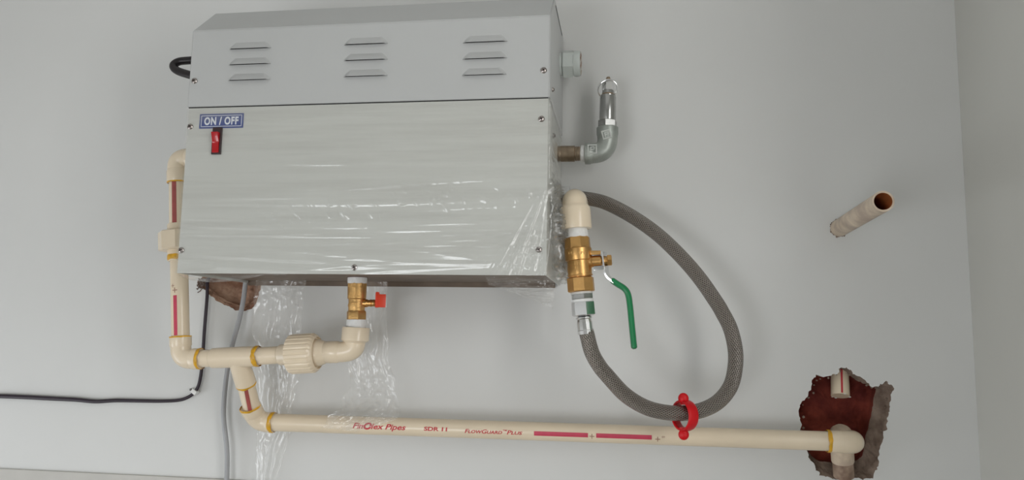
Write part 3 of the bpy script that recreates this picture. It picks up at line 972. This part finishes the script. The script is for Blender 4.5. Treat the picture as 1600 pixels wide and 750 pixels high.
lathe(bm, s0, s1, [(.80, 7.5), (.82, 9.2), (.97, 9.2), (1, 7.5)], 6)
obj('stem', bm, 'brass', BV, angle=28)
bm = NB(); box(bm, at(930, 395, DO + .004), Vector((.008, 0, 0)), Vector((0, .004, 0)), Vector((0, 0, .003)), bevel=.0008); obj('stop_lug', bm, 'brass', BV)
# lever: steel plate then sleeve
bm = NB()
pl = [at(936, 421, DO + .004), at(942, 419.5, DO + .004), at(946.5, 420, DO + .004)]
def strap(bm, pts, wv, th):
    rows = []
    for i, p in enumerate(pts):
        t = (pts[min(i + 1, len(pts) - 1)] - pts[max(0, i - 1)]).normalized(); n_ = t.cross(wv).normalized()
        rows.append([bm.verts.new(p + wv * sx + n_ * th * sy) for sx, sy in ((-1, -1), (1, -1), (1, 1), (-1, 1))])
    for a_, b_ in zip(rows, rows[1:]):
        for i in range(4): bm.faces.new((a_[i], a_[(i + 1) % 4], b_[(i + 1) % 4], b_[i]))
    bm.faces.new(rows[0][::-1]); bm.faces.new(rows[-1])
wv = Vector((.32, .95, 0)) * .0085
strap(bm, catmull([at(943.5, 394, DO), at(945, 404, DO), at(946.5, 417, DO), at(947.5, 426, DO), at(951, 433, DO), at(957, 438.5, DO), at(962, 442, DO)], 5), wv, .0013)
box(bm, at(936, 419, DO + .006), Vector((.0075, 0, .0008)), Vector((0, .003, 0)), Vector((-.0003, 0, .0032)), bevel=.0008)
obj('lever_plate', bm, 'chrome', BV, angle=30)
gp = catmull([at(955.5, 437.5, DO), at(965, 444, DO + .001), at(975, 450.5, DO + .002), at(981, 459, DO + .003), at(984, 475, DO + .004), at(987, 505, DO + .005), at(990, 535, DO + .006), at(991.2, 545.5, DO + .006)], 6)
rows = []; bm = NB(); kk = mpp(at(985, 480, DO))
n = len(gp)
for i, p in enumerate(gp):
    t = (gp[min(i + 1, n - 1)] - gp[max(0, i - 1)]).normalized(); w_ = Vector((0, 1, 0)); n_ = t.cross(w_).normalized(); w_ = n_.cross(t)
    f_ = 1.0 if i < n - 3 else (1.0, .85, .45)[i - (n - 3)]
    if i == 0: f_ = .8
    rows.append([bm.verts.new(p + (n_ * 5.0 * kk * math.cos(2 * PI * j / 16) + w_ * .0085 * math.sin(2 * PI * j / 16)) * f_) for j in range(16)])
for a_, b_ in zip(rows, rows[1:]):
    for i in range(16): bm.faces.new((a_[i], a_[(i + 1) % 16], b_[(i + 1) % 16], b_[i]))
bm.faces.new(rows[0][::-1]); bm.faces.new(rows[-1])
obj('lever_grip', bm, 'grip_green', BV, label='glossy green plastic lever sleeve')

# hose
HO = thing('braided_hose', at(914, 520, DO), 'steel braided flexible hose looping from the ball valve back to the box', 'hose')
h0, h1 = at(908.8, 456, DO), at(912.5, 497, DO)
bm = NB(); lathe(bm, h0, h1, [(0, 16), (.06, 17.2), (.09, 16), (.09, 17.5)], 28)
obj('thread_tape', bm, 'ptfe', HO)
bm = NB(); lathe(bm, h0, h1, [(.08, 15), (.09, 17.4), (.26, 17.4), (.28, 15.5)], 6, phase=.3); obj('hose_nipple', bm, 'steel', HO, angle=28)
bm = NB(); lathe(bm, h0, h1, [(.27, 15.5), (.29, 17.3), (.38, 17.2), (.40, 15)], 28); obj('thread_tape', bm, 'ptfe', HO)
bm = NB(); lathe(bm, h0, h1, [(.38, 16), (.40, 18.2), (.88, 18.4), (.91, 16), (.93, 12)], 6, phase=.2); obj('hose_nut', bm, 'chrome', HO, angle=28)
f0, f1 = at(912.2, 494, DO), at(915.5, 522, DO)
bm = NB(); lathe(bm, f0, f1, [(0, 9), (.06, 13), (.12, 13), (.18, 11.2), (.26, 11.6), (.36, 12.4), (.78, 12.4), (.8, 12.8), (1, 12.6)], 14); obj('hose_ferrule', bm, 'chrome', HO, angle=20)
HP = [(915, 516, .165), (917, 522, .165), (924.5, 550, .163), (936, 571, .160), (949, 587, .157), (976, 616, .15), (1007, 635.5, .142), (1038, 644, .134), (1068.7, 645.5, .128), (1099, 640, .122),
      (1124, 626, .118), (1142, 602, .114), (1149, 571, .110), (1148.5, 543.6, .106), (1141, 513, .102), (1128.5, 488, .098), (1119, 472, .096), (1092.5, 434, .09), (1062, 399, .084), (1027, 366, .078), (988.7, 339, .070), (950.7, 319, .062), (925, 311.5, .056)]
hp = [at(a, b, c) for a, b, c in HP]
endp = at(890, 307.5, .05)
xs_ = bx(X1, .05, loc2(endp)[1])
hp += [endp, xs_ + Vector((.004, 0, 0)), xs_ + Vector((-.002, 0, 0))]
bm = NB(); tube(bm, catmull(hp, 9), 11.9 * mpp(at(1000, 600, .14)), 24, uv=True)
obj('braided_tube', bm, 'braid', HO, angle=80)
bm = NB(); lathe(bm, xs_, xs_ + EX * .018, [(0, 17), (.05, 18), (.95, 18), (1, 15)], 6); obj('hose_nut', bm, 'chrome', HO, angle=28)

# ================================================================== RED TIE round the hose
tcn = at(1069, 649, .126)
RT = thing('silicone_tie', tcn, 'bright red ring tie with two round knobs clipped round the braided hose', 'tie')
k3 = mpp(tcn)
yawd = math.radians(33)
pv = Vector((math.sin(yawd), -math.cos(yawd), 0)); axn = Vector((math.cos(yawd), math.sin(yawd), 0)); uz = Vector((0.02, 0, 1)).normalized()
bm = NB(); n = 64; rows = []
for i in range(n):
    t = 2 * PI * i / n
    R1 = pv * math.cos(t) * 23.5 * k3 + uz * math.sin(t) * 22 * k3; no = R1.normalized()
    hw = (7.2 + 2.0 * max(0, math.cos(t))) * k3; hh = 2.4 * k3
    sec = []
    for j in range(12):
        a_ = 2 * PI * j / 12
        ca, sa_ = math.cos(a_), math.sin(a_)
        sec.append(bm.verts.new(tcn + R1 + axn * hw * math.copysign(abs(ca) ** .6, ca) + no * hh * math.copysign(abs(sa_) ** .6, sa_)))
    rows.append(sec)
for i in range(n):
    a_, b_ = rows[i], rows[(i + 1) % n]
    for j in range(12): bm.faces.new((a_[j], a_[(j + 1) % 12], b_[(j + 1) % 12], b_[j]))
obj('tie_band', bm, 'tie_red', RT, angle=60)
for s, px_, py_ in ((1, 1067.8, 622.5), (-1, 1068.2, 679)):
    c = at(px_, py_, .129)
    bm = NB(); ball(bm, c, Vector((8.2 * k3, 0, 0)), Vector((0, 5.2 * k3, 0)), Vector((0, 0, 8.6 * k3)))
    q = tcn + uz * s * 20 * k3
    lathe(bm, c, q, [(0, 6.0), (.55, 5.6), (1, 7.5)], 16)
    obj('tie_knob', bm, 'tie_red', RT, angle=60)

# ================================================================== SAFETY VALVE
DS = 0.06
sn = at(872, 240.5, DS); se = at(949.5, 239.5, DS); stp = at(949, 199, DS)
SV = thing('safety_valve', bx(X1, DS, loc2(sn)[1]), 'steel pressure relief valve upright on a grey iron elbow right of the box', 'valve')
bm = NB(); n0 = bx(X1 - .002, DS, loc2(sn)[1]); n1 = at(909, 240, DS)
lathe(bm, n0, n1, [(0, 13), (.1, 13), (.12, 12.6), (.7, 12.6), (.72, 11.2), (.8, 11.6), (.82, 11), (.88, 11.6), (.9, 11), (1, 11.5)], 28); obj('nipple', bm, 'nipple_bronze', SV, angle=20)
bm = NB(); lathe(bm, at(907, 240, DS), at(915, 240, DS), [(0, 11.5), (.2, 12.8), (1, 13)], 28); obj('thread_tape', bm, 'ptfe', SV)
bm = NB(); k4 = mpp(se)
da = (at(914, 240, DS) - se).normalized(); db = (stp - se).normalized()
kk = 24 * k4
P0, P1 = se + da * kk, se + db * kk
arc = [P0.lerp(se, t).lerp(se.lerp(P1, t), t) for t in [i / 14 for i in range(15)]]
tube(bm, [P0 + da * .001] + arc + [P1 + db * .001], 15.6 * k4, 32)
lathe(bm, P0 - da * 2 * k4, at(914, 240, DS), [(0, 15.6), (.25, 16), (.4, 17), (.95, 17), (1, 15.5), (1, 12.5)], 32)
lathe(bm, P1 - db * 2 * k4, stp, [(0, 15.6), (.25, 16), (.4, 17), (.95, 17), (1, 15.5), (1, 12.5)], 32)
EB = obj('iron_elbow', bm, 'galvanised', SV, angle=40)
# raised maker's marks: framed squares, one turned as a diamond
bm = NB()
def mark(c, e1, e2, n_, s):
    for a_, b_, lg, th in ((e1, e2, 1.16, .0008), (e2, e1, .84, .0007)):
        for sg in (-1, 1):
            box(bm, c + a_ * s * sg, a_ * s * .16, b_ * s * lg, n_ * th)
    box(bm, c - e1 * s * .35, e1 * s * .14, e2 * s * .6, n_ * .0008); box(bm, c + e2 * s * .5 + e1 * s * .1, e1 * s * .45, e2 * s * .13, n_ * .0006)
    box(bm, c + e2 * s * .0 + e1 * s * .1, e1 * s * .45, e2 * s * .13, n_ * .0005); box(bm, c + e1 * s * .5 + e2 * s * .25, e1 * s * .13, e2 * s * .35, n_ * .0007)
nf = Vector((0, -1, 0)); X_, Z_ = Vector((1, 0, 0)), Vector((0, 0, 1))
mark(at(926, 237, DS) + nf * 16.6 * k4, X_, Z_, nf, 6.4 * k4)
mark(at(948, 214, DS) + nf * 16.4 * k4, (X_ + Z_ * .25).normalized(), (Z_ - X_ * .25).normalized(), nf, 6.0 * k4)
obj('cast_emblem', bm, 'emblem_grey', EB, smooth=False)
b0, b1 = at(949, 201, DS), at(950.5, 120.5, DS)
bm = NB(); lathe(bm, b0, b1, [(0, 13), (.01, 15.2), (.14, 15.2), (.16, 13)], 6, phase=.35); obj('valve_hex', bm, 'steel', SV, angle=28)
bm = NB(); lathe(bm, b0, b1, [(.15, 12.4), (.16, 12.8), (.60, 12.6), (.62, 11.8), (.635, 12), (.65, 9.5), (.73, 9)], 32); obj('valve_body', bm, 'steel', SV, angle=30)
bm = NB(); lathe(bm, b0, b1, [(.64, 9.8), (.66, 10), (.69, 8.6)], 24); obj('rust_collar', bm, 'nipple_bronze', SV)
bm = NB(); lathe(bm, b0, b1, [(.72, 8), (.735, 9.6), (.88, 9.6), (.90, 8)], 6, phase=.2); obj('cap_nut', bm, 'chrome', SV, angle=28)
bm = NB(); lathe(bm, b0, b1, [(.88, 3.6), (.97, 3.6), (1, 2.6)], 14); obj('test_pin', bm, 'nipple_bronze', SV)
bm = NB(); rc = at(949.5, 139, DS); rg = []
e1 = Vector((1, 0, .02)); e2 = Vector((0.1, -.55, .83)).normalized()
pts = [rc + e1 * 15 * k4 * math.cos(2 * PI * i / 40) + e2 * 15 * k4 * math.sin(2 * PI * i / 40) + (e1.cross(e2)) * .0014 * (i / 40) for i in range(56)]
tube(bm, pts, .0013, 8); obj('pull_ring', bm, 'chrome', SV)

# ================================================================== STUB PIPE and STUMP in the niche
A, B = at(1310.5, 357, -.004), at(1380, 314.5, .236)
B = Vector((A.x + (B.x - A.x) * 1, B.y, B.z))
SP = thing('stub_pipe', A, 'open-ended dirty cream pipe stub sticking straight out of the wall', 'pipe')
kk = mpp(B); ro = 16.6 * kk
bm = NB(); lathe(bm, A, B, [(0, ro), (1, ro), (1.0, ro * .82)], 36, px=False, caps=False)
obj('pipe_wall', bm, 'cpvc_dirty', SP, angle=40)
bm = NB(); lathe(bm, B, A, [(0.0, ro * .82), (.8, ro * .80)], 36, px=False, caps=False)
x, y, a = frame_of(A - B); c = B.lerp(A, .8); bm.faces.new([bm.verts.new(c + (x * math.cos(2 * PI * i / 24) + y * math.sin(2 * PI * i / 24)) * ro * .8) for i in range(24)])
obj('pipe_bore', bm, 'cpvc_inside', SP, angle=40)
bm = NB(); rnd = random.Random(8)
for i in range(30):
    t = 2 * PI * i / 30
    if rnd.random() < .25: continue
    c = A + Vector((math.cos(t), 0, math.sin(t))) * (ro + rnd.uniform(-.001, .001)); c.y = .0002
    s = rnd.uniform(.0008, .0022)
    ball(bm, c, Vector((s, 0, 0)), Vector((0, s * .8, 0)), Vector((0, 0, s)), 7, 5)
tag(obj('mortar_crumbs', bm, 'plaster_rough', SP), kind='stuff')

A, B = at(1312, 577, -.034), at(1313, 618.5, -.020)
NS = thing('pipe_stump', A, 'short white pipe stump with a red stripe poking down inside the broken wall niche', 'pipe')
kk = mpp(A)
bm = NB(); lathe(bm, A, B, [(0, 13), (.5, 13.6), (1, 13.8), (1, 11)], 28, caps=False); lathe(bm, B, A, [(0.0, 11), (.9, 11)], 28)
s = obj('stump_body', bm, 'cpvc', NS, angle=40)
stripe(A, B, 13.8 * kk, .08, .003, 'print_red', s, t0=0, t1=.97)
bm = NB(); bb = B + Vector((.0, 0, 0)); rnd = random.Random(1)
for i in (2, 3, 7, 10):
    t = 2 * PI * i / 14; x, y, a = frame_of(B - A)
    q = B + (x * math.cos(t) + y * math.sin(t)) * 13.8 * kk
    ball(bm, q, Vector((.0022, 0, 0)), Vector((0, .0012, 0)), Vector((0, 0, rnd.uniform(.0006, .0012))), 7, 5)
obj('torn_edge', bm, 'ptfe', NS)

# ================================================================== CABLES
cp = [(330, 428, -.004), (324.5, 440, .004), (323.5, 465, .007), (319.5, 515, .007), (316.5, 560, .006), (314, 585, .006), (310, 603, .006), (303.5, 613.5, .006), (293, 621, .006), (278, 625.5, .006), (250, 626.8, .006), (215, 626.3, .006),
      (180, 625.8, .006), (150, 627.3, .006), (120, 624.6, .006), (85, 622.8, .006), (40, 620.5, .006), (0, 619, .006), (-60, 618.5, .006), (-140, 619, .006)]
pts = catmull([at(a, b, max(c, .0048) if i > 0 else c) for i, (a, b, c) in enumerate(cp)], 7)
rr = []
for p in pts:
    q = p - CAM; sx = CX + F_PX * q.dot(right) / q.dot(fwd)
    t = max(0, min(1, (300 - sx) / 240)); rr.append(.0029 + .0011 * t * t * (3 - 2 * t))
bm = NB(); tube(bm, pts, rr, 12)
tag(obj('black_cable', bm, 'cable_violet'), 'thin black cable dropping from the wall hole and running off to the left', 'cable')
CC = thing('cable_clip', at(303, 611, .0), 'small white plastic clip nailed over the bend of the black cable', 'cable clip')
bm = NB(); kk = mpp(at(303, 611, 0))
cdir = Vector((.6, 0, .8)).normalized(); cs = Vector((.8, 0, -.6))
box(bm, at(305, 612, .006), cs * 4.6 * kk, Vector((0, .0058, 0)), cdir * 3.2 * kk, bevel=.0009)
box(bm, at(299.5, 609.3, .003), cs * 2.6 * kk, Vector((0, .003, 0)), cdir * 2.4 * kk, bevel=.0006)
obj('clip_body', bm, 'clip_white', CC, angle=40)
bm = NB(); c = at(298.5, 608.8, .0055); lathe(bm, c, c + Vector((0, -.0025, 0)), [(0, .0021), (.8, .0021), (1, .0014)], 12, px=False); obj('nail', bm, 'nail_grey', CC)

gp = [(388, 425, -.004), (384, 440, .003), (380, 470, .010), (373, 503, .015), (364, 535, .017), (357.5, 565, .017), (352.5, 600, .016), (349.5, 635, .016), (350, 660, .016), (353.5, 690, .016), (355, 715, .016), (354.5, 745, .016), (354, 790, .018), (354, 860, .018)]
bm = NB(); tube(bm, catmull([at(a, b, c) for a, b, c in gp], 7), 3.7 * mpp(at(352, 640, .016)), 14)
tag(obj('grey_cable', bm, 'cable_grey'), 'plain grey cable hanging from the wall hole down behind the tee', 'cable')


# ================================================================== PLASTIC FILM
def grid(bm, nu, nv, fn, wrap_ok=None):
    g = [[bm.verts.new(fn(i / nu, j / nv)) for i in range(nu + 1)] for j in range(nv + 1)]
    for j in range(nv):
        for i in range(nu):
            if wrap_ok and not wrap_ok((i + .5) / nu, (j + .5) / nv): continue
            bm.faces.new((g[j][i], g[j][i + 1], g[j + 1][i + 1], g[j + 1][i]))


def nz(x, y, z=0):
    return noise.noise(Vector((x, y, z)))


def ridged(x, y, z=0):
    return 1 - abs(nz(x, y, z)) * 2


W_ = X1 - X0; HC = ZJ - Z0 - .0005
SIDE = DF - 0.05
TOT = W_ + SIDE


def film_pt(u, v):
    """u along the front then round the right edge, v from bottom to top"""
    s = u * TOT; z = Z0 - .001 + v * HC
    w = s / W_                                        # 0..1 on the front
    skew = 0.045 * math.sin(w * 3.0) * (1 - v)
    zz = v + skew - 0.02 * w
    # long near-horizontal stretch folds
    h = .0008 * max(0, ridged(w * 1.3, zz * 15, 1.5)) ** 3 + .0006 * max(0, ridged(w * 1.9 + 3, zz * 31, 4.2)) ** 2 + .00030 * nz(w * 6, zz * 80, 9)
    h *= .55 + .45 * max(0, min(1, 1.2 - v))
    # stronger pulled folds along the bottom
    lo_ = max(0, 1 - v / .17)
    h += .0026 * lo_ * max(0, ridged(w * 2.3, v * 13 + w * 1.2, 12)) ** 4
    # small crimps across the middle right
    cr = math.exp(-((v - (.30 + .18 * w + .05 * nz(w * 5, 0, 2))) / .07) ** 2) * max(0, min(1, (w - .12) / .3))
    h += .0060 * cr * max(0, nz(w * 60 + v * 14, v * 13, 20) - .14) ** 1.0
    # fan of folds gathered at the right-hand edge and spreading down to the lower corner
    fa = math.atan2((1.005 - w) * W_, max(.01, (.58 - v)) * HC)
    fr = math.hypot((1.005 - w) * W_, (.58 - v) * HC)
    fx = max(0, min(1, (.62 - fa) / .18)) * max(0, min(1, (.60 - v) / .12))
    h += fx * min(1, fr * 9 + .25) * (.0042 * max(0, ridged(fa * 9, fr * 5, 31)) ** 3 + .0030 * max(0, ridged(fa * 21, fr * 9, 33)) ** 2 + .0022 * max(0, nz(w * 40, v * 30, 35)))
    off = .0012 + h
    if s <= W_ - .004:
        return bx(X0 + s, DF - .0016 + off, z)
    q = s - (W_ - .004)                               # round the edge and back along the side
    a_ = min(1, q / .010)
    d = DF - .0016 + off * (1 - a_) - max(0, q - .004) - .003 * a_ * 0
    x = X1 - .004 + min(q, .0055) + (h * 3 + .0008) * a_
    return bx(x, d, z)


FW = NB()
grid(FW, 420, 170, film_pt)


def flap_right(u, v):
    """slack corner hanging below the right end of the box"""
    top = at(757 + 110 * u, 429.5 + 3 * u, DF + .001 - .02 * u)
    low = at(764 + 100 * u, 446 + 37 * u ** 1.15, DF - .010 - .075 * u * 0)
    p = top.lerp(low, v)
    f = math.sin(PI * min(1, v)) if v < 1 else 0
    am = .012 * v * (.4 + u)
    p += Vector((nz(u * 6, v * 4, 2) * am * .4, nz(u * 7 + v * 4, v * 6, 8) * am - abs(nz(u * 24, v * 9, 3)) * .011 * v, abs(nz(u * 9, v * 7, 5)) * am * .25))
    return p


grid(FW, 70, 40, flap_right)


def flap_under(u, v):
    """film folded under the left end of the box"""
    top = at(277 + 170 * u, 428.8, DF + .0012)
    sag = 12 * math.sin(PI * min(1, u * 1.25) ** .75) if u < .8 else 0
    low = at(281 + 166 * u, 429.8 + max(0, sag), DF - .004 - .03 * v)
    p = top.lerp(low, v)
    p.z += .0010 * ridged(u * 5, v * 9, 3) * v
    p.y += .002 * nz(u * 6, v * 12, 6) * v
    return p


grid(FW, 70, 14, flap_under)


def flap_side(u, v):
    """loose sheet between the box and the outlet elbow"""
    a_ = bx(X1 + .001, .19 - .12 * u, Z0 + .012 + v * .145)
    b = Vector((.004 + .014 * u * (1 - abs(2 * v - .9)), 0, 0))
    return a_ + b + Vector((abs(nz(u * 9, v * 12, 4)) * .008, nz(u * 14, v * 12, 9) * .004, 0))


grid(FW, 36, 60, flap_side)
tag(obj('stretch_film', FW, 'film_wrap', angle=180), 'clear wrinkled stretch film wrapped over the lower front of the box', 'plastic film')


def strip(name, rail_l, rail_r, label, seed, nu=36, nv=150, amp=.007):
    L_ = catmull([at(*p) for p in rail_l], 12); R_ = catmull([at(*p) for p in rail_r], 12)

    def smp(c, t):
        f = t * (len(c) - 1); i = min(int(f), len(c) - 2); return c[i].lerp(c[i + 1], f - i)

    def fn(u, v):
        p = smp(L_, v).lerp(smp(R_, v), u + .08 * nz(v * 9, u * 2, seed))
        d = amp * abs(nz(u * 4.2 + nz(v * 3, 1, seed) * 1.6, v * 2.2, seed + 3)) + .34 * amp * max(0, ridged(u * 7 + nz(v * 5, 4, seed), v * 3.0, seed + 8)) ** 4
        d += .55 * amp * max(0, nz(u * 9, v * 22, seed + 6) - .1) + .35 * amp * max(0, nz(u * 22, v * 60, seed + 1) - .22)
        p.y = min(p.y - d, -.002)
        p.x += .003 * nz(u * 3, v * 18, seed + 11)
        return p
    bm = NB(); grid(bm, nu, nv, fn)
    return tag(obj(name, bm, 'film_strip', angle=180), label, 'plastic film', 'torn film strips hanging under the box')


strip('film_strip', [(402, 436, .03), (397, 480, .03), (400, 560, .025), (404, 640, .012), (402, 690, .012), (398, 780, .012)],
      [(478, 436, .03), (474, 480, .03), (470, 560, .025), (458, 640, .012), (452, 690, .012), (424, 780, .012)],
      'crumpled clear film strip hanging behind the tee union down to the picture bottom', 2.0)
strip('film_strip', [(566, 440, .07), (556, 500, .055), (548, 570, .05), (541, 620, .052), (520, 646, .068), (502, 668, .066)],
      [(606, 440, .07), (604, 500, .06), (612, 570, .055), (621, 620, .055), (622, 652, .068), (556, 674, .066)],
      'clear film strip hanging beside the drain valve onto the long pipe', 6.0, nv=120)
